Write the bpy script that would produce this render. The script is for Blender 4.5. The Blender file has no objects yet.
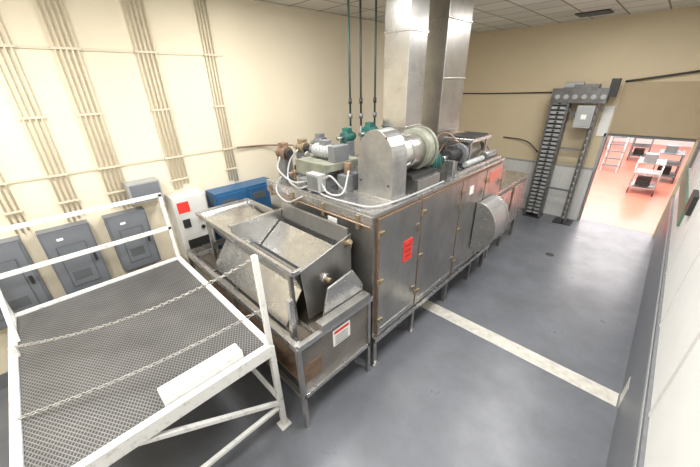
import bpy, bmesh, math, random
from mathutils import Vector, Matrix
random.seed(4)
H=3.3
sc=bpy.context.scene
# ------------------------------------------------------------------ materials
def mat(name,col,rough=.6,metal=0.,noise=.0,nscale=4.,col2=None,bump=0.,bscale=40.,rvar=0.,stretch=None,emit=0.,lo=.35,hi=.68):
    m=bpy.data.materials.new(name); m.use_nodes=True; nt=m.node_tree; b=nt.nodes['Principled BSDF']
    b.inputs['Base Color'].default_value=(*col,1); b.inputs['Roughness'].default_value=rough; b.inputs['Metallic'].default_value=metal
    tc=nt.nodes.new('ShaderNodeTexCoord'); mp=nt.nodes.new('ShaderNodeMapping'); nt.links.new(tc.outputs['Object'],mp.inputs[0])
    if stretch: mp.inputs['Scale'].default_value=stretch
    if col2 or noise:
        n=nt.nodes.new('ShaderNodeTexNoise'); n.inputs['Scale'].default_value=nscale; n.inputs['Detail'].default_value=7; n.inputs['Roughness'].default_value=.65
        nt.links.new(mp.outputs[0],n.inputs[0])
        r=nt.nodes.new('ShaderNodeValToRGB'); r.color_ramp.elements[0].position=lo; r.color_ramp.elements[1].position=hi
        c2=col2 if col2 else tuple(c*(1-noise) for c in col)
        r.color_ramp.elements[0].color=(*c2,1); r.color_ramp.elements[1].color=(*col,1)
        nt.links.new(n.outputs[0],r.inputs[0]); nt.links.new(r.outputs[0],b.inputs['Base Color'])
        if rvar:
            mr=nt.nodes.new('ShaderNodeMapRange'); mr.inputs['To Min'].default_value=rough+rvar; mr.inputs['To Max'].default_value=max(.05,rough-rvar)
            nt.links.new(n.outputs[0],mr.inputs[0]); nt.links.new(mr.outputs[0],b.inputs['Roughness'])
    if bump:
        n2=nt.nodes.new('ShaderNodeTexNoise'); n2.inputs['Scale'].default_value=bscale; n2.inputs['Detail'].default_value=4
        nt.links.new(mp.outputs[0],n2.inputs[0]); bp=nt.nodes.new('ShaderNodeBump'); bp.inputs['Strength'].default_value=bump; bp.inputs['Distance'].default_value=.02
        nt.links.new(n2.outputs[0],bp.inputs['Height']); nt.links.new(bp.outputs[0],b.inputs['Normal'])
    if emit:
        b.inputs['Emission Color'].default_value=(*col,1); b.inputs['Emission Strength'].default_value=emit
    return m
M={}
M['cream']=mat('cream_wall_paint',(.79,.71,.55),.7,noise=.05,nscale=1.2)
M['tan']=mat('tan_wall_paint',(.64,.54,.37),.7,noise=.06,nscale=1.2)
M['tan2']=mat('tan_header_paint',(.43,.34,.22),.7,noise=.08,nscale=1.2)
M['floor']=mat('grey_floor_paint',(.165,.176,.20),.32,noise=.3,nscale=1.5,bump=.05,bscale=60,rvar=.14)
M['line']=mat('white_floor_paint',(.66,.64,.58),.5,noise=.3,nscale=9)
M['darkband']=mat('grey_cove_paint',(.18,.19,.21),.5,noise=.1,nscale=3)
M['frp']=mat('white_frp_panel',(.66,.66,.64),.4,noise=.05,nscale=3)
M['rwall']=mat('white_wall_paint',(.76,.76,.74),.6,noise=.03)
M['white']=mat('white_steel_paint',(.76,.76,.74),.4,noise=.35,nscale=18,lo=.3,hi=.46)
M['steel']=mat('stainless_steel',(.54,.535,.52),.31,.92,nscale=2.6,col2=(.36,.35,.335),rvar=.12,stretch=(1,1,.6))
M['steelL']=mat('stainless_bright',(.64,.64,.64),.28,.92,nscale=5,col2=(.50,.495,.485),rvar=.08)
M['duct']=mat('galvanised_duct',(.62,.62,.61),.26,.92,nscale=2.5,col2=(.46,.45,.44),rvar=.08)
M['duct2']=mat('galvanised_duct_dull',(.53,.515,.49),.32,.9,nscale=2.5,col2=(.39,.37,.345),rvar=.08)
M['blow']=mat('blower_grey_paint',(.40,.40,.395),.34,.75,noise=.3,nscale=5)
M['dark']=mat('dark_iron',(.05,.05,.05),.5,.4,noise=.3,nscale=9)
M['mid']=mat('grey_metal_paint',(.20,.21,.22),.45,.2,noise=.2,nscale=8)
M['elev']=mat('worn_steel_frame',(.20,.20,.20),.42,.5,noise=.4,nscale=10)
M['panel']=mat('electrical_panel_grey',(.18,.195,.22),.45,.1,noise=.1,nscale=5)
M['panel2']=mat('electrical_panel_edge',(.10,.11,.12),.5)
M['lgrey']=mat('light_grey_paint',(.38,.39,.39),.45,noise=.15)
M['shroud']=mat('shroud_steel',(.42,.42,.42),.35,.6,noise=.15,nscale=4)
M['teal']=mat('teal_motor_paint',(.025,.13,.11),.45,noise=.3,nscale=10)
M['tealpipe']=mat('dark_green_pipe',(.03,.07,.06),.5,.3)
M['sage']=mat('sage_paint',(.26,.27,.215),.5,noise=.4,nscale=8)
M['copper']=mat('copper_gasket',(.30,.20,.14),.5,.4,noise=.4,nscale=20)
M['brass']=mat('brass_latch',(.45,.36,.24),.4,.75,noise=.35,nscale=20)
M['rust']=mat('rusty_grime',(.27,.18,.12),.6,.3,noise=.4,nscale=12)
M['red']=mat('red_sign',(.72,.04,.03),.5)
M['pink']=mat('faded_red_sign',(.60,.18,.14),.5)
M['paper']=mat('white_sign',(.82,.82,.79),.5)
M['ink']=mat('black_ink',(.03,.03,.03),.5)
M['blue']=mat('blue_cabinet_paint',(.03,.12,.27),.4,noise=.15,nscale=5)
M['green']=mat('green_trim_paint',(.10,.20,.14),.5)
M['cond']=mat('cream_conduit_paint',(.68,.605,.465),.5,noise=.06)
M['flex']=mat('grey_flex_conduit',(.36,.36,.36),.5)
M['redfloor']=mat('red_floor_paint',(.60,.20,.14),.3,noise=.15,nscale=2)
M['chain']=mat('zinc_chain',(.56,.55,.53),.4,.7,noise=.3,nscale=30)
M['light']=mat('lamp_diffuser',(1,.98,.94),.5,emit=6)
def gridmat(name,c1,c2,scale,metal=.3,rough=.45,axes='xy'):
    m=bpy.data.materials.new(name); m.use_nodes=True; nt=m.node_tree; b=nt.nodes['Principled BSDF']
    tc=nt.nodes.new('ShaderNodeTexCoord'); sp=nt.nodes.new('ShaderNodeSeparateXYZ'); nt.links.new(tc.outputs['Object'],sp.inputs[0])
    def math_(op,a,bv=None):
        n=nt.nodes.new('ShaderNodeMath'); n.operation=op
        for i,x in enumerate((a,bv)):
            if x is None: continue
            if isinstance(x,(int,float)): n.inputs[i].default_value=x
            else: nt.links.new(x,n.inputs[i])
        return n.outputs[0]
    A=sp.outputs['XYZ'.index(axes[0].upper())]; Bb=sp.outputs['XYZ'.index(axes[1].upper())]
    u=math_('MULTIPLY',A,scale); v=math_('MULTIPLY',Bb,scale*1.7)
    s=math_('ABSOLUTE',math_('SINE',math_('ADD',u,v))); d=math_('ABSOLUTE',math_('SINE',math_('SUBTRACT',u,v)))
    mn=math_('MINIMUM',s,d)
    r=nt.nodes.new('ShaderNodeValToRGB'); r.color_ramp.elements[0].position=.15; r.color_ramp.elements[1].position=.6
    r.color_ramp.elements[0].color=(*c1,1); r.color_ramp.elements[1].color=(*c2,1); nt.links.new(mn,r.inputs[0])
    n=nt.nodes.new('ShaderNodeTexNoise'); n.inputs['Scale'].default_value=3; n.inputs['Detail'].default_value=4; nt.links.new(tc.outputs['Object'],n.inputs[0])
    mx=nt.nodes.new('ShaderNodeMix'); mx.data_type='RGBA'; mx.blend_type='MULTIPLY'; mx.inputs[0].default_value=.6
    r2=nt.nodes.new('ShaderNodeValToRGB'); r2.color_ramp.elements[0].color=(.5,.5,.5,1); r2.color_ramp.elements[0].position=.3;r2.color_ramp.elements[1].position=.7
    nt.links.new(n.outputs[0],r2.inputs[0]); nt.links.new(r.outputs[0],mx.inputs[6]); nt.links.new(r2.outputs[0],mx.inputs[7]); nt.links.new(mx.outputs[2],b.inputs['Base Color'])
    b.inputs['Metallic'].default_value=metal; b.inputs['Roughness'].default_value=rough
    bp=nt.nodes.new('ShaderNodeBump'); bp.invert=True; bp.inputs['Strength'].default_value=.35; bp.inputs['Distance'].default_value=.006
    nt.links.new(mn,bp.inputs['Height']); nt.links.new(bp.outputs[0],b.inputs['Normal'])
    return m
M['deck']=gridmat('expanded_metal_deck',(.235,.235,.235),(.06,.06,.062),66)
M['mesh']=gridmat('guard_mesh',(.36,.34,.31),(.14,.12,.10),110,axes='yz')
M['belt']=gridmat('wire_belt',(.27,.235,.19),(.10,.08,.06),95)
def ceilmat():
    m=mat('ceiling_tile',(.60,.57,.50),.9); nt=m.node_tree; b=nt.nodes['Principled BSDF']
    tc=nt.nodes.new('ShaderNodeTexCoord'); br=nt.nodes.new('ShaderNodeTexBrick'); br.offset=0; br.inputs['Scale'].default_value=1
    br.inputs['Brick Width'].default_value=.61; br.inputs['Row Height'].default_value=.61; br.inputs['Mortar Size'].default_value=.016
    br.inputs['Color1'].default_value=(.74,.71,.64,1); br.inputs['Color2'].default_value=(.60,.575,.52,1); br.inputs['Mortar'].default_value=(.27,.24,.19,1)
    nt.links.new(tc.outputs['Object'],br.inputs[0]); nt.links.new(br.outputs[0],b.inputs['Base Color']); return m
M['ceil']=ceilmat()
# ------------------------------------------------------------------ builder
class B:
    def __init__(s,name,bevel=0): s.n=name; s.bm=bmesh.new(); s.ms=[]; s.bev=bevel
    def mi(s,m):
        if m not in s.ms: s.ms.append(m)
        return s.ms.index(m)
    def hexa(s,p,m):
        vs=[s.bm.verts.new(q) for q in p]
        for idx in ((0,3,2,1),(4,5,6,7),(0,1,5,4),(1,2,6,5),(2,3,7,6),(3,0,4,7)):
            f=s.bm.faces.new([vs[i] for i in idx]); f.material_index=s.mi(m)
    def box(s,x0,x1,y0,y1,z0,z1,m):
        s.hexa([(x0,y0,z0),(x1,y0,z0),(x1,y1,z0),(x0,y1,z0),(x0,y0,z1),(x1,y0,z1),(x1,y1,z1),(x0,y1,z1)],m)
    def bar(s,a,b,w,h,m,up=(0,0,1)):
        a=Vector(a);b=Vector(b);d=(b-a).normalized();u=Vector(up)
        if abs(d.dot(u))>.95:u=Vector((0,1,0))
        r=d.cross(u).normalized()*w/2;u=r.cross(d).normalized()*h/2
        s.hexa([a-r-u,a+r-u,a+r+u,a-r+u,b-r-u,b+r-u,b+r+u,b-r+u],m)
    def sheet(s,p,t,m):
        q=[Vector(x) for x in p];n=(q[1]-q[0]).cross(q[3]-q[0]).normalized()*t/2
        s.hexa([x-n for x in q]+[x+n for x in q],m)
    def cyl(s,a,b,r,m,seg=16,r2=None,smooth=True):
        a=Vector(a);b=Vector(b);d=(b-a);z=d.normalized();x=z.orthogonal().normalized();y=z.cross(x)
        r2=r if r2 is None else r2; A=[];C=[]
        for i in range(seg):
            t=2*math.pi*i/seg;e=x*math.cos(t)+y*math.sin(t)
            A.append(s.bm.verts.new(a+e*r));C.append(s.bm.verts.new(b+e*r2))
        k=s.mi(m)
        for i in range(seg):
            j=(i+1)%seg;f=s.bm.faces.new((A[i],A[j],C[j],C[i]));f.material_index=k;f.smooth=smooth
        f=s.bm.faces.new(A[::-1]);f.material_index=k;f=s.bm.faces.new(C);f.material_index=k
    def ring(s,c,axis,ri,ro,th,m,seg=28):
        c=Vector(c);z=Vector(axis).normalized();x=z.orthogonal().normalized();y=z.cross(x);L=[]
        for i in range(seg):
            t=2*math.pi*i/seg;e=x*math.cos(t)+y*math.sin(t)
            L.append([s.bm.verts.new(c+e*q+z*w) for q,w in ((ri,-th/2),(ro,-th/2),(ro,th/2),(ri,th/2))])
        k=s.mi(m)
        for i in range(seg):
            j=(i+1)%seg
            for q in range(4):
                p=(q+1)%4;f=s.bm.faces.new((L[i][q],L[j][q],L[j][p],L[i][p]));f.material_index=k;f.smooth=(q%2==1)
    def tube(s,pts,r,m,seg=8):
        P=[Vector(p) for p in pts];Q=[]
        if len(P)>2:
            E=[P[0]*2-P[1]]+P+[P[-1]*2-P[-2]]
            for i in range(1,len(E)-2):
                for k in range(6):
                    t=k/6;a,b,c,d=E[i-1:i+3]
                    Q.append(.5*((2*b)+(c-a)*t+(2*a-5*b+4*c-d)*t*t+(3*b-a-3*c+d)*t**3))
            Q.append(P[-1])
        else:Q=P
        k=s.mi(m);prev=None;x=None
        for i,p in enumerate(Q):
            d=(Q[min(i+1,len(Q)-1)]-Q[max(i-1,0)]).normalized()
            x=d.orthogonal().normalized() if x is None else (x-d*x.dot(d)).normalized()
            y=d.cross(x);R=[s.bm.verts.new(p+(x*math.cos(2*math.pi*j/seg)+y*math.sin(2*math.pi*j/seg))*r) for j in range(seg)]
            if prev:
                for j in range(seg):
                    f=s.bm.faces.new((prev[j],prev[(j+1)%seg],R[(j+1)%seg],R[j]));f.material_index=k;f.smooth=True
            else:
                f=s.bm.faces.new(R[::-1]);f.material_index=k
            prev=R
        f=s.bm.faces.new(prev);f.material_index=k
    def prism(s,pts,axis,a0,a1,m,smooth=False):
        def mk(p,a):
            q=list(p);q.insert('xyz'.index(axis),a);return q
        A=[s.bm.verts.new(mk(p,a0)) for p in pts];C=[s.bm.verts.new(mk(p,a1)) for p in pts];k=s.mi(m);n=len(pts)
        for i in range(n):
            j=(i+1)%n;f=s.bm.faces.new((A[i],A[j],C[j],C[i]));f.material_index=k
        f=s.bm.faces.new(A[::-1]);f.material_index=k;f=s.bm.faces.new(C);f.material_index=k
    def link(s,c,d,n,m,L=.022,W=.013,r=.0042):
        c=Vector(c);d=Vector(d).normalized();n=Vector(n);n=(n-d*n.dot(d)).normalized();b=d.cross(n);R=[];k=s.mi(m)
        for i in range(10):
            t=2*math.pi*i/10;o=d*math.cos(t)*L+n*math.sin(t)*W;e=(d*math.cos(t)+n*math.sin(t))
            R.append([s.bm.verts.new(c+o+e*math.cos(q)*r+b*math.sin(q)*r) for q in (0,1.57,3.14,4.71)])
        for i in range(10):
            for q in range(4):
                f=s.bm.faces.new((R[i][q],R[(i+1)%10][q],R[(i+1)%10][(q+1)%4],R[i][(q+1)%4]));f.material_index=k;f.smooth=True
    def motor(s,x,y,z,m,r=.09,l=.24,ax='x',base=2.13):
        d=Vector((1,0,0)) if ax=='x' else Vector((0,1,0));c=Vector((x,y,z))
        s.cyl(c-d*l/2,c+d*l/2,r,m,20);s.cyl(c+d*l/2,c+d*(l/2+.06),r*.7,'dark',16);s.cyl(c-d*(l/2+.12),c-d*l/2,r*.35,'steel',12)
        for k in range(5): s.ring(c+d*(-l/2+.03+k*l/5),d,r*.9,r*1.1,.012,m,20)
        s.box(x-.08,x+.08,y-.07,y+.07,base,z-r*.7,'mid');s.box(x-.05,x+.05,y-.05,y+.05,z+r*.8,z+r+.05,m)
    def done(s):
        bmesh.ops.recalc_face_normals(s.bm,faces=s.bm.faces[:])
        me=bpy.data.meshes.new(s.n);s.bm.to_mesh(me);s.bm.free()
        for m in s.ms: me.materials.append(M[m])
        o=bpy.data.objects.new(s.n,me);sc.collection.objects.link(o)
        if s.bev:
            bv=o.modifiers.new('bevel','BEVEL');bv.width=s.bev;bv.segments=2;bv.limit_method='ANGLE';bv.angle_limit=.7
        return o
XL,XR,YF,YB,ZC=-4.95,.53,-3.0,9.36,4.46
# ------------------------------------------------------------------ room
b=B('floor');b.box(XL-.15,XR+.15,YF-.15,YB+.15,-.1,0,'floor');b.done()
b=B('floor_line_marking');b.box(-3.2,XR-.04,3.64,3.86,0,.003,'line');b.done()
b=B('ceiling');b.box(XL-.15,XR+.15,YF-.15,YB+.15,ZC,ZC+.1,'ceil');b.done()
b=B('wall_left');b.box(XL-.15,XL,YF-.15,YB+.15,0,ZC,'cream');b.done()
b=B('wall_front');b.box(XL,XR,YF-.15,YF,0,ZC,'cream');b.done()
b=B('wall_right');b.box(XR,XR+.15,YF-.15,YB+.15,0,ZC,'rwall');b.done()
b=B('baseboard_right');b.box(XR-.02,XR,YF,YB,0,.92,'darkband');b.box(XR-.03,XR,YF,YB,.92,.96,'lgrey');b.box(XR-.023,XR-.019,3.64,3.86,0.003,.3,'line');b.done()
b=B('trim_1');b.box(XR-.025,XR,YF,YB,.97,1.02,'mid');b.done()
b=B('trim_2');b.box(XR-.03,XR,6.2,YB,1.35,1.65,'green');b.done()
b=B('trim_6')
for y in (2.6,3.9,5.2,6.5,7.8): b.box(XR-.008,XR,y-.02,y+.02,1.02,2.35,'frp')
b.box(XR-.02,XR,YF,YB,2.35,2.4,'frp');b.done()
b=B('wall_bumper_fitting');b.box(XR-.05,XR-.002,5.6,6.0,1.7,1.95,'dark');b.box(XR-.04,XR-.002,8.6,8.9,1.75,2.2,'mid');b.done()
DX0,DX1,DZ=-.95,.47,2.12
b=B('wall_back')
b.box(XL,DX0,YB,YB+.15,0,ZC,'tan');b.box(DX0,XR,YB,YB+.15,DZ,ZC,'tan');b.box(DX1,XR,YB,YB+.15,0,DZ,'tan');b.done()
b=B('trim_3')
for i in range(24):
    x=-3.1+i*.088;b.box(x,x+.08,YB-.03,YB,0,1.32,'frp')
b.box(-3.1,-.98,YB-.02,YB,0,1.32,'frp')
b.box(-3.12,-.97,YB-.04,YB,1.32,1.36,'lgrey');b.done()
b=B('trim_4');b.box(DX0-.06,DX0,YB-.02,YB+.16,0,DZ+.05,'lgrey');b.box(DX0,DX1,YB-.02,YB+.16,DZ,DZ+.05,'mid');b.done()
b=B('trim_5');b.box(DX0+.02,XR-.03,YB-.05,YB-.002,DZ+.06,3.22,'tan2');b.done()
b=B('baseboard_back');b.box(XL,-3.12,YB-.02,YB,0,.2,'darkband');b.done()
b=B('baseboard_left');b.box(XL,XL+.02,YF,YB,0,.2,'darkband');b.done()
b=B('ceiling_vent');b.box(-1.95,-1.4,8.3,8.75,ZC-.02,ZC-.001,'dark')
for i in range(6): b.box(-1.92,-1.43,8.34+i*.07,8.36+i*.07,ZC-.03,ZC-.015,'mid')
b.done()
# next room
b=B('floor_next_room');b.box(-5,5,YB+.16,24,-.1,0,'redfloor');b.done()
b=B('wall_next_room')
b.box(-5,-4.8,YB+.16,24,0,4,'rwall');b.box(.75,.9,YB+.16,13.2,0,4,'rwall');b.box(-5,5,24,24.2,0,4,'rwall');b.box(4.9,5,YB+.16,24,0,4,'rwall');b.done()
b=B('ceiling_next_room');b.box(-5,5,YB+.16,24,4,4.1,'rwall');b.done()
b=B('rolling_step_ladder')
for x in (-1.45,-.95):
    b.bar((x,15.6,0),(x,16.3,1.5),.04,.04,'lgrey');b.bar((x,16.6,0),(x,16.3,1.5),.04,.04,'lgrey');b.bar((x,15.6,.9),(x,16.3,2.3),.03,.03,'lgrey')
for i in range(6): b.box(-1.45,-.95,15.65+i*.12,15.85+i*.12,.22+i*.25,.25+i*.25,'mid')
b.done()
def cart(x,y,mname='steelL'):
    b=B('utility_cart')
    for dx in (0,.6):
        for dy in (0,.9): b.cyl((x+dx,y+dy,.1),(x+dx,y+dy,1.0),.018,mname,8);b.cyl((x+dx-.015,y+dy,.06),(x+dx+.015,y+dy,.06),.06,'dark',10)
    for z in (.2,.6,.95): b.box(x-.02,x+.62,y-.02,y+.92,z,z+.025,mname)
    b.box(x+.1,x+.4,y+.2,y+.6,.975,1.2,'mid');b.box(x+.1,x+.45,y+.3,y+.8,.225,.45,'dark')
    b.done()
cart(-.35,12.9);cart(.05,15.0,'mid');cart(-.9,18.5,'mid')
b=B('wire_shelf_rack')
for x in (.9,1.4):
    for y in (13.8,15.0): b.cyl((x,y,0),(x,y,1.9),.02,'steel',8)
for z in (.3,.8,1.3,1.85): b.box(.88,1.42,13.78,15.02,z,z+.03,'steel')
b.done()
b=B('processing_equipment')
b.box(-3.2,-1.9,19.5,21,.5,1.6,'steel');b.box(-2.9,-2.2,19.8,20.6,1.6,2.3,'steelL')
for x in (-3.1,-2.0):
    for y in (19.6,20.9): b.bar((x,y,0),(x,y,.5),.08,.08,'steel')
b.done()
# ------------------------------------------------------------------ conduits
W0=XL+.002
def bundle(y0,n,sp,zb):
    b=B('conduit_bundle')
    for i in range(n):
        y=y0+i*sp;x=XL+.03
        b.cyl((x,y,zb+random.uniform(-.02,.05)),(x,y,ZC-.002),.0105,'cond',8)
    for z in (3.72,2.42,3.05,2.1): b.box(XL+.018,XL+.043,y0-.03,y0+(n-1)*sp+.03,z-.012,z+.012,'cond')
    return b.done()
bundle(-.42,3,.05,1.86);bundle(.04,4,.05,1.86);bundle(.52,5,.05,1.86);bundle(1.3,5,.05,1.97);bundle(2.14,4,.045,1.88)
b=B('conduit_support_strut')
for z in (3.72,2.42): b.box(W0,XL+.016,-2.0,2.4,z-.014,z+.014,'cond')
b.done()
def panel(y0,y1,z0,z1):
    b=B('electrical_panel',.006);x=W0
    b.box(x,x+.16,y0,y1,z0,z1,'panel');b.box(x+.16,x+.18,y0+.02,y1-.02,z0+.02,z1-.02,'panel')
    b.box(x+.18,x+.186,y0+.1,y1-.1,z0+.12,z1-.2,'panel2');b.box(x+.186,x+.19,y0+.11,y1-.11,z0+.13,z1-.21,'panel')
    b.box(x+.18,x+.2,y1-.08,y1-.05,(z0+z1)/2-.05,(z0+z1)/2+.05,'dark');b.box(x+.18,x+.183,y0+.14,y0+.2,z1-.13,z1-.1,'paper')
    b.box(x+.19,x+.192,y0+.14,y1-.16,z0+.2,z0+.32,'panel2')
    b.done()
panel(-.98,-.42,.85,1.83);panel(-.28,.2,.95,1.83);panel(.36,.82,1.02,1.83)
b=B('wall_junction_box',.006);b.box(W0,XL+.22,.7,1.08,1.93,2.2,'lgrey');b.box(XL+.22,XL+.23,.72,1.06,1.95,2.18,'panel');b.done()
b=B('motor_control_cabinet',.008)
b.box(W0,XL+.3,1.14,1.6,.9,1.92,'frp');b.box(XL+.3,XL+.315,1.16,1.58,.92,1.9,'frp')
b.box(XL+.315,XL+.32,1.18,1.34,1.68,1.84,'red');b.cyl((XL+.315,1.46,1.56),(XL+.35,1.46,1.56),.035,'red',14);b.cyl((XL+.315,1.46,1.4),(XL+.34,1.46,1.4),.03,'ink',12)
b.box(XL+.315,XL+.32,1.2,1.52,1.1,1.25,'ink');b.box(XL+.315,XL+.33,1.2,1.3,1.45,1.58,'ink');b.done()
b=B('blue_electrical_cabinet',.01)
b.box(W0,XL+.34,1.72,2.78,.5,1.84,'blue')
for y in (1.74,2.27): b.box(XL+.34,XL+.36,y,y+.49,.52,1.8,'blue');b.box(XL+.36,XL+.365,y+.05,y+.3,1.6,1.72,'panel2')
b.box(XL+.36,XL+.37,1.85,2.0,1.3,1.5,'paper');b.done()
b=B('copper_wall_pipe');b.tube([(XL+.06,2.35,2.42),(XL+.06,2.9,2.38),(XL+.4,3.4,2.34),(-3.9,3.6,2.3)],.014,'copper');b.done()
# ------------------------------------------------------------------ platform
PX0,PX1,PY0,PY1,PZ=-4.4,-2.04,-.72,.96,1.14
b=B('access_platform',.004)
b.box(PX0,PX1,PY0,PY1,PZ-.02,PZ,'deck')
for (a,c) in (((PX0,PY0),(PX1,PY0)),((PX0,PY1),(PX1,PY1)),((PX0,PY0),(PX0,PY1)),((PX1,PY0),(PX1,PY1))):
    b.bar((a[0],a[1],PZ-.04),(c[0],c[1],PZ-.04),.06,.13,'white')
for y in (-.2,.35): b.bar((PX0,y,PZ-.06),(PX1,y,PZ-.06),.05,.06,'white')
for x,y in ((PX0,PY1),(PX1,PY1),(PX0,PY0),(PX1,PY0)):
    b.bar((x,y,.01),(x,y,PZ),.055,.055,'white');b.box(x-.06,x+.06,y-.06,y+.06,0,.012,'white')
for x,y in ((PX0,PY1),(PX1,PY1)): b.bar((x,y,PZ),(x,y,2.1),.045,.045,'white')
b.bar((PX0,PY0,PZ),(PX0,PY0,2.1),.045,.045,'white')
for z in (2.08,1.62): b.bar((PX0,PY0-.02,z),(PX0,PY1+.02,z),.045,.045,'white')
b.bar((PX1,PY1,.35),(PX1,PY0+.5,PZ-.05),.04,.04,'white')
b.bar((PX1,PY1-.03,.3),(PX1,PY0+.03,.3),.04,.04,'white')
b.bar((PX0,PY1,.4),(PX1,PY1,.4),.04,.04,'white')
b.bar((PX0+.55,PY0+.03,PZ),(PX0,PY0+.03,1.62),.04,.04,'white')
b.bar((-3.62,PY0+.02,PZ),(-3.62,PY0+.02,PZ+.1),.05,.05,'white')
b.box(-2.22,-2.08,.08,.72,PZ,PZ+.09,'white')
b.done()
def chain(name,a,c,sag):
    b=B(name);a=Vector(a);c=Vector(c);pts=[]
    N=200
    for i in range(N+1):
        t=i/N;p=a.lerp(c,t);p.z-=sag*4*t*(1-t);pts.append(p)
    L=sum((pts[i+1]-pts[i]).length for i in range(N));n=int(L/.036);acc=0;k=0
    for i in range(N):
        acc+=(pts[i+1]-pts[i]).length
        if acc>=k*L/n:
            d=pts[i+1]-pts[i];nn=Vector((0,0,1)) if k%2 else d.cross(Vector((0,0,1)));b.link(pts[i],d,nn,'chain');k+=1
    b.done()
chain('safety_chain',(PX1-.03,PY1-.03,2.05),(-3.6,PY0+.03,PZ+.12),.12)
chain('safety_chain',(PX1-.03,PY1-.03,1.55),(-2.75,PY0+.03,PZ+.03),.06)
# ------------------------------------------------------------------ oven
OX0,OX1,OY0,OY1,OZ0,OZ1=-3.78,-1.84,2.18,5.55,.47,2.13
b=B('industrial_oven',.006)
b.box(OX0,OX1,OY0,OY1,OZ0,OZ1-.03,'steel')
b.box(OX0-.02,OX1+.02,OY0-.02,OY1+.02,OZ1-.03,OZ1,'steelL')
ys=[2.22,3.02,4.05,4.85,5.53]
for i in range(4):
    y0,y1=ys[i]+.015,ys[i+1]-.015
    b.box(OX1,OX1+.035,y0,y1,OZ0+.06,OZ1-.07,'steel')
    b.box(OX1+.0,OX1+.037,y0-.008,y0,OZ0+.04,OZ1-.06,'copper');b.box(OX1,OX1+.037,y1,y1+.006,OZ0+.04,OZ1-.06,'copper')
    b.box(OX1,OX1+.037,y0,y1,OZ1-.07,OZ1-.06,'copper')
    b.box(OX1+.035,OX1+.04,y0+.05,y1-.05,OZ0+.12,OZ0+.14,'steelL')
    for z in (.75,1.3,1.9):
        b.box(OX1+.035,OX1+.055,y0+.0,y0+.07,z-.022,z+.022,'brass');b.cyl((OX1+.045,y0-.018,z-.04),(OX1+.045,y0-.018,z+.04),.011,'brass',8)
    for z in (.85,1.75):
        b.box(OX1+.035,OX1+.05,y1-.08,y1-.02,z-.03,z+.03,'steelL');b.bar((OX1+.065,y1-.06,z-.08),(OX1+.065,y1-.06,z+.05),.018,.018,'brass')
b.box(OX1,OX1+.05,OY0,OY1,OZ0-.04,OZ0+.03,'steelL')
for y in (2.24,3.08,4.05,4.9,5.5):
    for x in (OX0+.05,OX1-.03): b.bar((x,y,.0),(x,y,OZ0),.06,.06,'steel');b.box(x-.05,x+.05,y-.05,y+.05,0,.012,'steel')
b.box(OX0,OX1,OY0-.03,OY0,1.98,2.1,'steelL')
for x in (-3.7,-3.2,-2.6,-2.05): b.box(x,x+.04,OY0-.05,OY0-.02,1.93,2.08,'brass')
b.cyl((OX0+.05,OY0-.055,2.0),(OX1,OY0-.055,2.0),.01,'copper',8)
b.box(-2.5,-2.35,OY0-.04,OY0-.03,1.86,1.95,'paper')
b.box(OX1+.035,OX1+.042,2.68,2.86,1.36,1.64,'red')
for k in range(3): b.box(OX1+.042,OX1+.0425,2.71,2.83,1.42+k*.07,1.435+k*.07,'ink')
b.box(OX1+.035,OX1+.042,4.98,5.42,1.83,2.0,'pink')
b.box(OX1+.035,OX1+.042,4.3,4.42,1.8,1.92,'paper')
b.done()
b=B('oven_exit_housing',.006)
b.box(-3.3,-1.9,OY1+.03,7.45,.45,1.42,'steel');b.box(-3.32,-1.88,OY1+.03,7.47,1.42,1.46,'steelL')
b.box(-1.9,-1.86,5.75,6.5,.55,1.36,'steelL');b.box(-1.9,-1.86,6.55,7.35,.55,1.36,'steelL')
b.box(-3.0,-2.0,OY1+.03,6.3,1.46,1.8,'steel')
for y in (5.9,6.6,7.35):
    for x in (-3.2,-1.95): b.bar((x,y,0),(x,y,.45),.06,.06,'steel')
b.box(-1.86,-1.84,6.5,6.55,.5,1.4,'copper')
b.done()
b=B('rounded_side_shroud',.006)
def dprof(r,zc,x0,zr):
    pts=[(x0,zc-zr)]
    for i in range(19):
        t=-math.pi/2+math.pi*i/18;pts.append((x0+.05+r*math.cos(t),zc+zr*math.sin(t)))
    pts.append((x0,zc+zr));return pts
b.prism(dprof(.28,1.18,OX1+.045,.40),'y',4.64,5.16,'shroud')
b.prism(dprof(.30,1.18,OX1+.045,.42),'y',4.62,4.645,'steelL');b.prism(dprof(.30,1.18,OX1+.045,.42),'y',5.155,5.18,'steelL')
b.done()
# ------------------------------------------------------------------ infeed
b=B('infeed_conveyor',.004)
FY=1.12
b.bar((-4.5,FY,1.12),(OX1,FY,1.12),.05,.07,'steelL');b.bar((OX1,FY,1.12),(OX1,OY0-.03,1.12),.05,.06,'steelL')
b.bar((-4.5,FY,1.12),(-4.5,2.12,1.12),.05,.07,'steelL')
b.box(-4.45,OX1-.05,FY+.06,2.12,.98,1.03,'belt')
b.bar((-4.45,1.4,1.06),(OX1,1.4,1.06),.02,.04,'steelL')
b.box(OX1-.02,OX1,FY+.02,2.12,.46,1.1,'mesh')
b.bar((OX1,FY,.46),(OX1,2.12,.46),.045,.05,'steelL')
for x,y in ((OX1,FY),(OX1,2.1),(-4.48,FY),(-4.48,2.1),(-3.1,FY)): b.bar((x,y,0),(x,y,1.12),.045,.045,'steel')
b.bar((-4.48,FY,.46),(OX1,FY,.46),.04,.05,'steel')
b.box(-4.45,OX1-.05,FY+.06,2.1,.5,.53,'rust')
b.box(OX1,OX1+.006,1.55,1.8,.82,1.03,'paper');b.box(OX1+.006,OX1+.008,1.57,1.78,.98,1.015,'red')
for k in range(4): b.box(OX1+.006,OX1+.008,1.58,1.76,.84+k*.032,.85+k*.032,'ink')
b.box(OX1,OX1+.006,1.15,1.38,.62,.85,'rust')
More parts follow.
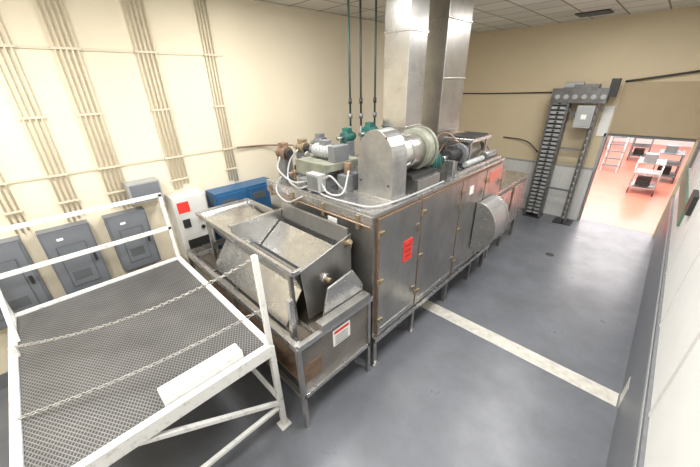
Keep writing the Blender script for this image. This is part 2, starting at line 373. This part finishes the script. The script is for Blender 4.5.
b.bar((OX1-.16,FY+.08,1.03),(OX1-.16,FY+.08,1.55),.05,.05,'steelL')
b.prism([(1.5,1.12),(2.1,1.12),(2.1,1.3),(1.95,1.55),(1.6,1.5)],'x',OX1-.1,OX1-.08,'steelL')
b.bar((OX1-.02,1.4,1.18),(OX1-.02,2.1,1.18),.1,.08,'steel')
b.cyl((-4.45,FY+.1,1.0),(OX1-.04,FY+.1,1.0),.05,'steel',14)
for x in (-3.8,-3.2,-2.6): b.bar((x,FY+.02,1.08),(x,2.1,1.08),.02,.03,'steel')
b.done()
b=B('feed_hopper',.003)
hx0,hx1,hy0,hy1,hz=-4.36,-2.1,1.33,2.1,1.72
lx0,lx1,ly0,ly1,lz=-4.1,-2.2,1.48,2.05,1.42
R=[(hx0,hy0,hz),(hx1,hy0,hz),(hx1,hy1,hz),(hx0,hy1,hz)];L=[(lx0,ly0,lz),(lx1,ly0,lz),(lx1,ly1,lz),(lx0,ly1,lz)]
for i in range(4):
    j=(i+1)%4;b.sheet([R[i],R[j],L[j],L[i]],.012,'steelL' if i==0 else 'steel');b.bar(R[i],R[j],.04,.045,'steelL')
b.box(lx0,lx1,ly0,ly1,lz-.01,lz,'mid')
b.sheet([(-4.34,1.36,1.67),(-3.38,1.36,1.60),(-3.38,2.06,1.60),(-4.34,2.06,1.67)],.015,'steelL')
b.sheet([(-3.3,1.68,1.46),(-2.16,1.68,1.46),(-2.16,2.0,1.70),(-3.3,2.0,1.70)],.014,'steelL')
b.box(-3.36,-3.32,1.35,2.08,1.44,1.82,'steelL')
b.bar((-3.34,1.33,1.83),(-3.34,2.1,1.83),.06,.03,'steelL')
b.bar((-3.3,2.06,1.84),(-2.1,2.06,1.84),.03,.2,'steel')
b.cyl((-3.3,1.56,1.52),(-2.12,1.56,1.52),.018,'steel',10)
b.sheet([(-3.9,1.48,1.41),(-2.2,1.48,1.41),(-2.2,1.24,1.08),(-3.9,1.24,1.08)],.012,'steelL')
b.cyl((-2.12,1.7,1.5),(-2.05,1.7,1.5),.06,'steelL',18);b.cyl((-2.05,1.7,1.5),(-2.0,1.7,1.5),.03,'brass',12);b.cyl((-2.1,2.0,1.76),(-2.0,2.0,1.84),.03,'brass',10)
b.sheet([(-2.08,1.45,1.12),(-2.08,2.08,1.12),(-2.08,2.08,1.88),(-2.08,1.4,1.72)],.012,'steel')
for x in (-4.1,-2.2):
    b.bar((x,2.07,1.03),(x,2.07,1.7),.04,.04,'steel');b.bar((x,1.36,1.03),(x,1.36,1.7),.04,.04,'steel')
b.done()
# ------------------------------------------------------------------ roof equipment
T=OZ1
b=B('centrifugal_blower',.006)
cx,cz=-2.18,2.56
pts=[(cx-.25,T),(cx+.25,T),(cx+.25,cz)]
for i in range(1,18):
    t=math.pi*i/18;pts.append((cx+.25*math.cos(t),cz+.31*math.sin(t)))
pts.append((cx-.25,cz))
b.prism(pts,'y',2.58,2.84,'blow')
b.box(cx-.29,cx+.29,2.54,2.88,T,T+.03,'steel')
for z in (2.3,2.8):
    for dx in (-.2,.2): b.cyl((cx+dx*(1 if z<2.5 else .8),2.565,z),(cx+dx*(1 if z<2.5 else .8),2.58,z),.012,'dark',8)
b.cyl((cx,2.84,cz),(cx,3.3,cz),.2,'duct2',28);b.ring((cx,3.05,cz),(0,1,0),.19,.213,.03,'steel')
b.ring((cx,3.36,cz),(0,1,0),.18,.25,.12,'sage');b.ring((cx,3.46,cz),(0,1,0),.21,.265,.04,'sage')
b.cyl((cx,3.3,cz),(cx,3.46,cz),.06,'dark',16);b.cyl((cx,3.3,cz),(cx,3.34,cz),.19,'mid',28)
for k in range(6):
    t=k*math.pi/3;b.bar((cx,3.46,cz),(cx+.22*math.cos(t),3.46,cz+.22*math.sin(t)),.015,.015,'sage')
b.box(cx-.28,cx+.28,3.05,3.55,T,T+.14,'steel');b.box(cx-.22,cx+.22,3.0,3.5,T+.14,T+.2,'dark')
b.motor(cx+.0,3.76,T+.2,'teal',.11,.26,'y');b.box(cx+.14,cx+.28,3.56,3.74,T,T+.14,'dark')
b.done()
b=B('exhaust_duct',.005)
def duct(b,cx,cy,s,z0,m,seams):
    b.box(cx-s/2,cx+s/2,cy-s/2,cy+s/2,z0,ZC-.002,m)
    for z in seams: b.box(cx-s/2-.012,cx+s/2+.012,cy-s/2-.012,cy+s/2+.012,z-.015,z+.015,m)
duct(b,-2.8,3.92,.40,T,'duct',(2.75,3.9));b.box(-3.05,-2.55,3.68,4.16,T,T+.1,'duct')
b.done()
b=B('exhaust_duct',.005);duct(b,-2.88,4.86,.68,T,'duct2',(2.6,3.35,4.1));b.box(-3.25,-2.52,4.5,5.22,T,T+.25,'duct2');b.done()
b=B('gear_motor_drive',.006)
b.box(-3.3,-2.72,2.35,2.95,2.36,2.45,'sage');b.box(-3.2,-2.85,2.45,2.8,T,2.36,'mid')
b.cyl((-3.22,2.62,2.54),(-2.85,2.62,2.54),.085,'lgrey',20);b.cyl((-3.3,2.62,2.54),(-3.22,2.62,2.54),.06,'mid',16)
for k in range(6): b.ring((-3.18+k*.06,2.62,2.54),(1,0,0),.08,.095,.012,'lgrey',20)
b.box(-3.1,-2.98,2.58,2.68,2.61,2.68,'mid');b.box(-2.85,-2.74,2.5,2.75,2.45,2.64,'mid')
b.box(-3.3,-2.72,2.33,2.36,2.28,2.46,'sage');b.cyl((-3.2,2.85,2.45),(-3.2,2.85,2.6),.05,'brass',14);b.cyl((-3.0,2.85,2.45),(-3.0,2.85,2.58),.04,'dark',12)
b.box(-2.95,-2.72,2.22,2.33,2.15,2.36,'lgrey');b.box(-2.93,-2.74,2.21,2.22,2.17,2.34,'mid')
b.box(-3.15,-3.0,2.24,2.33,2.14,2.26,'mid')
b.done()
b=B('flex_conduit_run')
f=.0125
b.tube([(-2.95,2.27,2.2),(-3.05,2.22,2.15),(-3.2,2.22,2.14),(-3.4,2.26,2.2),(-3.45,2.35,2.4),(-3.35,2.42,2.55)],f,'flex')
b.tube([(-2.95,2.27,2.25),(-3.2,2.2,2.2),(-3.55,2.22,2.3),(-3.6,2.3,2.45)],f,'flex')
b.tube([(-2.9,2.26,2.15),(-3.0,2.13,2.05),(-3.25,2.1,1.95),(-3.5,2.12,2.05),(-3.55,2.25,2.2)],f,'flex')
b.tube([(-2.72,2.27,2.25),(-2.6,2.24,2.18),(-2.48,2.28,2.16),(-2.46,2.38,2.2),(-2.5,2.5,2.4)],f,'flex')
b.tube([(-2.72,2.3,2.3),(-2.6,2.3,2.36),(-2.5,2.35,2.25),(-2.5,2.45,2.15)],f,'flex')
b.tube([(-2.8,2.27,2.15),(-2.6,2.2,2.15),(-2.2,2.22,2.15),(-1.95,2.3,2.15),(-1.87,2.7,2.15),(-1.87,3.6,2.15)],.011,'flex')
b.done()
b=B('drive_motor',.004);b.motor(-3.64,2.4,2.48,'rust',.085,.16);b.done()
b=B('drive_motor',.004);b.motor(-3.64,2.72,2.5,'brass',.075,.16);b.done()
b=B('drive_motor',.004);b.motor(-3.64,3.05,2.52,'mid',.09,.16);b.done()
b=B('drive_motor',.004);b.motor(-3.1,3.55,2.66,'teal',.095,.18,'y');b.done()
b=B('drive_motor',.004);b.motor(-3.28,3.26,2.62,'teal',.075,.16,'y');b.done()
b=B('gas_burner_manifold',.004)
b.cyl((-3.44,2.3,2.24),(-3.44,4.4,2.24),.028,'copper',12)
for y in (2.4,3.0,3.7,4.3): b.cyl((-3.44,y,T),(-3.44,y,2.34),.02,'brass',10);b.ring((-3.44,y+.06,2.3),(0,1,0),.03,.055,.015,'red' if y==3.0 else 'dark',14);b.cyl((-3.44,y-.03,2.24),(-3.44,y+.03,2.24),.045,'brass',12)
for y in (2.6,2.85,3.45): b.box(-3.5,-3.4,y-.05,y+.05,2.3,2.42,'mid');b.cyl((-3.4,y,2.46),(-3.37,y,2.46),.04,'lgrey',14);b.cyl((-3.45,y,2.42),(-3.45,y,2.46),.012,'brass',8)
b.box(-3.5,-3.35,3.85,4.15,T,2.45,'lgrey');b.box(-3.7,-3.55,3.4,3.7,T,2.3,'rust')
b.done()
b=B('process_pipework',.003)
b.tube([(-2.62,2.95,T+.02),(-2.62,2.95,2.5),(-2.62,3.1,2.62),(-2.62,3.5,2.62)],.022,'steel');b.tube([(-2.7,3.1,T+.02),(-2.7,3.1,2.4),(-2.78,3.2,2.45),(-3.0,3.25,2.45)],.018,'copper')
b.box(-2.72,-2.52,3.1,3.35,T,2.35,'dark');b.cyl((-2.85,3.3,T),(-2.85,3.3,2.3),.07,'mid',16);b.box(-2.92,-2.78,3.23,3.37,2.3,2.36,'sage')
b.box(-2.68,-2.56,3.5,3.6,2.4,2.7,'mid');b.bar((-2.62,3.55,T),(-2.62,3.55,2.4),.03,.03,'mid')
b.box(-2.7,-2.55,2.5,2.75,T,2.32,'mid');b.cyl((-2.62,2.6,2.32),(-2.62,2.6,2.46),.045,'rust',14);b.cyl((-2.62,2.78,2.2),(-2.62,2.98,2.2),.05,'brass',14)
b.done()
for i,(x,y) in enumerate(((-3.36,3.42),(-3.28,3.56),(-3.22,3.8))):
    b=B('hanging_pipe_drop');b.cyl((x,y,2.75),(x,y,ZC-.002),.014,'tealpipe' if i!=1 else 'dark',10);b.cyl((x,y,3.05),(x,y,3.12),.024,'dark',10);b.cyl((x,y,T),(x,y,2.75),.02,'mid',10)
    b.cyl((x,y,2.85),(x,y,2.92),.03,'mid',10);b.done()
b=B('recirculation_blower',.006)
b.box(-2.42,-1.95,4.5,5.15,2.5,2.55,'steelL');b.box(-2.38,-1.99,4.54,5.11,2.55,2.57,'dark')
for x in (-2.38,-2.0):
    for y in (4.55,5.1): b.bar((x,y,T),(x,y,2.5),.03,.03,'steel')
b.cyl((-2.2,4.55,2.32),(-2.2,5.1,2.32),.14,'duct2',24);b.box(-2.32,-2.08,4.7,5.0,T,2.25,'mid')
b.motor(-2.12,4.22,2.34,'dark',.1,.26,'y')
b.ring((-2.12,4.44,2.34),(0,1,0),.08,.15,.05,'mid')
b.cyl((-1.98,4.4,2.2),(-1.98,5.0,2.2),.045,'lgrey',14);b.cyl((-1.98,5.05,2.22),(-1.98,5.45,2.22),.07,'blow',14)
b.motor(-2.3,5.35,2.32,'mid',.1,.22,'x')
for k in range(6): b.box(-2.45+k*.07,-2.42+k*.07,3.98,4.04,T,T+.1+.04*(k%3),('dark','brass','mid')[k%3])
b.tube([(-2.42,4.3,T),(-2.42,4.3,2.55),(-2.3,4.4,2.62),(-2.15,4.45,2.5)],.015,'copper')
b.tube([(-2.45,4.2,T+.02),(-2.4,4.8,T+.42),(-2.2,5.2,T+.35),(-1.95,5.45,T+.03)],.014,'copper')
b.box(-2.08,-1.95,3.98,4.03,T,T+.2,'steel')
b.done()
b=B('roof_edge_channel',.003)
b.bar((-1.88,3.9,T+.03),(-1.88,5.5,T+.03),.03,.05,'steelL')
b.done()
# ------------------------------------------------------------------ elevator conveyor
b=B('vertical_bucket_elevator',.003)
ey=9.0
for x in (-2.12,-1.78): b.bar((x,ey,0),(x,ey,3.05),.05,.22,'elev')
for i in range(30):
    z=.08+i*.1;b.box(-2.1,-1.8,ey-.09,ey+.05,z,z+.055,'lgrey')
    b.cyl((-1.95,ey-.12,z+.03),(-1.95,ey-.09,z+.03),.025,'dark',8)
b.box(-2.1,-1.8,ey+.06,ey+.1,0,3.0,'mid')
for x in (-1.28,-1.2): b.bar((x,ey,0),(x,ey,2.9),.03,.16,'elev')
for i in range(18): b.box(-1.27,-1.21,ey-.05,ey+.05,.1+i*.15,.16+i*.15,'lgrey')
b.box(-2.15,-1.1,ey-.14,ey-.11,2.82,3.12,'elev');b.box(-2.15,-1.1,ey+.11,ey+.14,2.82,3.12,'elev');b.box(-2.15,-1.1,ey-.11,ey+.11,2.98,3.06,'mid')
for k in range(6): b.cyl((-2.02+k*.17,ey-.16,2.95),(-2.02+k*.17,ey+.16,2.95),.05,'lgrey',14)
b.box(-1.75,-1.3,ey-.12,ey+.12,3.12,3.2,'elev');b.cyl((-1.95,ey,3.17),(-1.6,ey,3.17),.08,'lgrey',16)
b.box(-1.12,-.98,ey-.1,ey+.1,2.95,3.3,'dark')
b.box(-1.56,-1.24,ey-.25,ey-.1,2.32,2.78,'lgrey');b.box(-1.53,-1.27,ey-.26,ey-.25,2.36,2.74,'lgrey');b.box(-1.45,-1.35,ey-.265,ey-.26,2.5,2.6,'paper')
b.bar((-1.78,ey,2.7),(-1.56,ey-.1,2.5),.04,.04,'mid')
for z in (.8,1.8): b.bar((-1.78,ey+.05,z),(-1.28,ey+.05,z),.04,.04,'mid')
for x in (-1.95,-1.24): b.box(x-.2,x+.2,ey-.2,ey+.2,0,.02,'dark')
b.done()
b=B('bright_gap_panel');b.box(-1.16,-.97,YB-.02,YB-.002,2.1,2.75,'paper');b.done()  # plain white panel standing in for a bright gap beside the elevator
b=B('black_wall_cable')
b.tube([(-4.9,YB-.03,3.0),(-3.6,YB-.03,3.0),(-2.25,YB-.05,3.03)],.014,'dark');b.tube([(-3.2,YB-.03,1.9),(-2.6,YB-.06,1.85),(-2.25,YB-.08,1.6)],.014,'dark')
b.done()
b=B('black_wall_pipe');b.tube([(-.93,YB-.07,3.24),(-.5,YB-.07,3.3),(XR-.03,YB-.07,3.45)],.02,'dark');b.done()
b=B('floor_drain');b.cyl((-1.0,6.9,0),(-1.0,6.9,.004),.09,'dark',24);b.ring((-1.0,6.9,.004),(0,0,1),.08,.1,.006,'mid');b.done()
# ------------------------------------------------------------------ lights
def area(name,loc,sx,sy,e,col=(1,.985,.96)):
    l=bpy.data.lights.new(name,'AREA');l.shape='RECTANGLE';l.size=sx;l.size_y=sy;l.energy=e;l.color=col
    o=bpy.data.objects.new(name,l);o.location=loc;sc.collection.objects.link(o)
def troffer(x,y,e):
    b=B('ceiling_light');b.box(x-.6,x+.6,y-.3,y+.3,ZC-.04,ZC-.001,'white');b.box(x-.56,x+.56,y-.26,y+.26,ZC-.045,ZC-.04,'light');b.done()
    area('ceiling_light_lamp',(x,y,ZC-.06),1.1,.5,e)
for x,y,e in ((-3.0,-.6,82),(-.9,-.6,70),(-3.1,2.3,72),(-.9,2.2,80),(-.8,5.0,80),(-4.0,-2,45)):
    troffer(x,y,e)
area('ceiling_light_lamp_rear',(-1.1,7.0,ZC-.06),1.1,.5,62)
for y in (11,15,20): area('next_room_lamp',(-.8,y,3.9),4,2.5,360,(1,1,1))
w=bpy.data.worlds.new('world');sc.world=w;w.use_nodes=True;w.node_tree.nodes['Background'].inputs[0].default_value=(.9,.95,1,1);w.node_tree.nodes['Background'].inputs[1].default_value=.4
# ------------------------------------------------------------------ camera
fw=Vector((-0.637,0.636,-0.435)).normalized()
rt=Vector((0.7136,0.700,-0.021)); rt=(rt-fw*rt.dot(fw)).normalized();up=rt.cross(fw)
cam=bpy.data.cameras.new("camera"); co=bpy.data.objects.new("camera",cam); sc.collection.objects.link(co)
cam.sensor_width=36; cam.lens=36*308/700;cam.clip_start=.05
Mx=Matrix((rt,up,-fw)).transposed().to_4x4(); Mx.translation=Vector((0,0,H)); co.matrix_world=Mx
sc.camera=co
sc.view_settings.view_transform='Standard';sc.view_settings.look='None';sc.view_settings.exposure=0
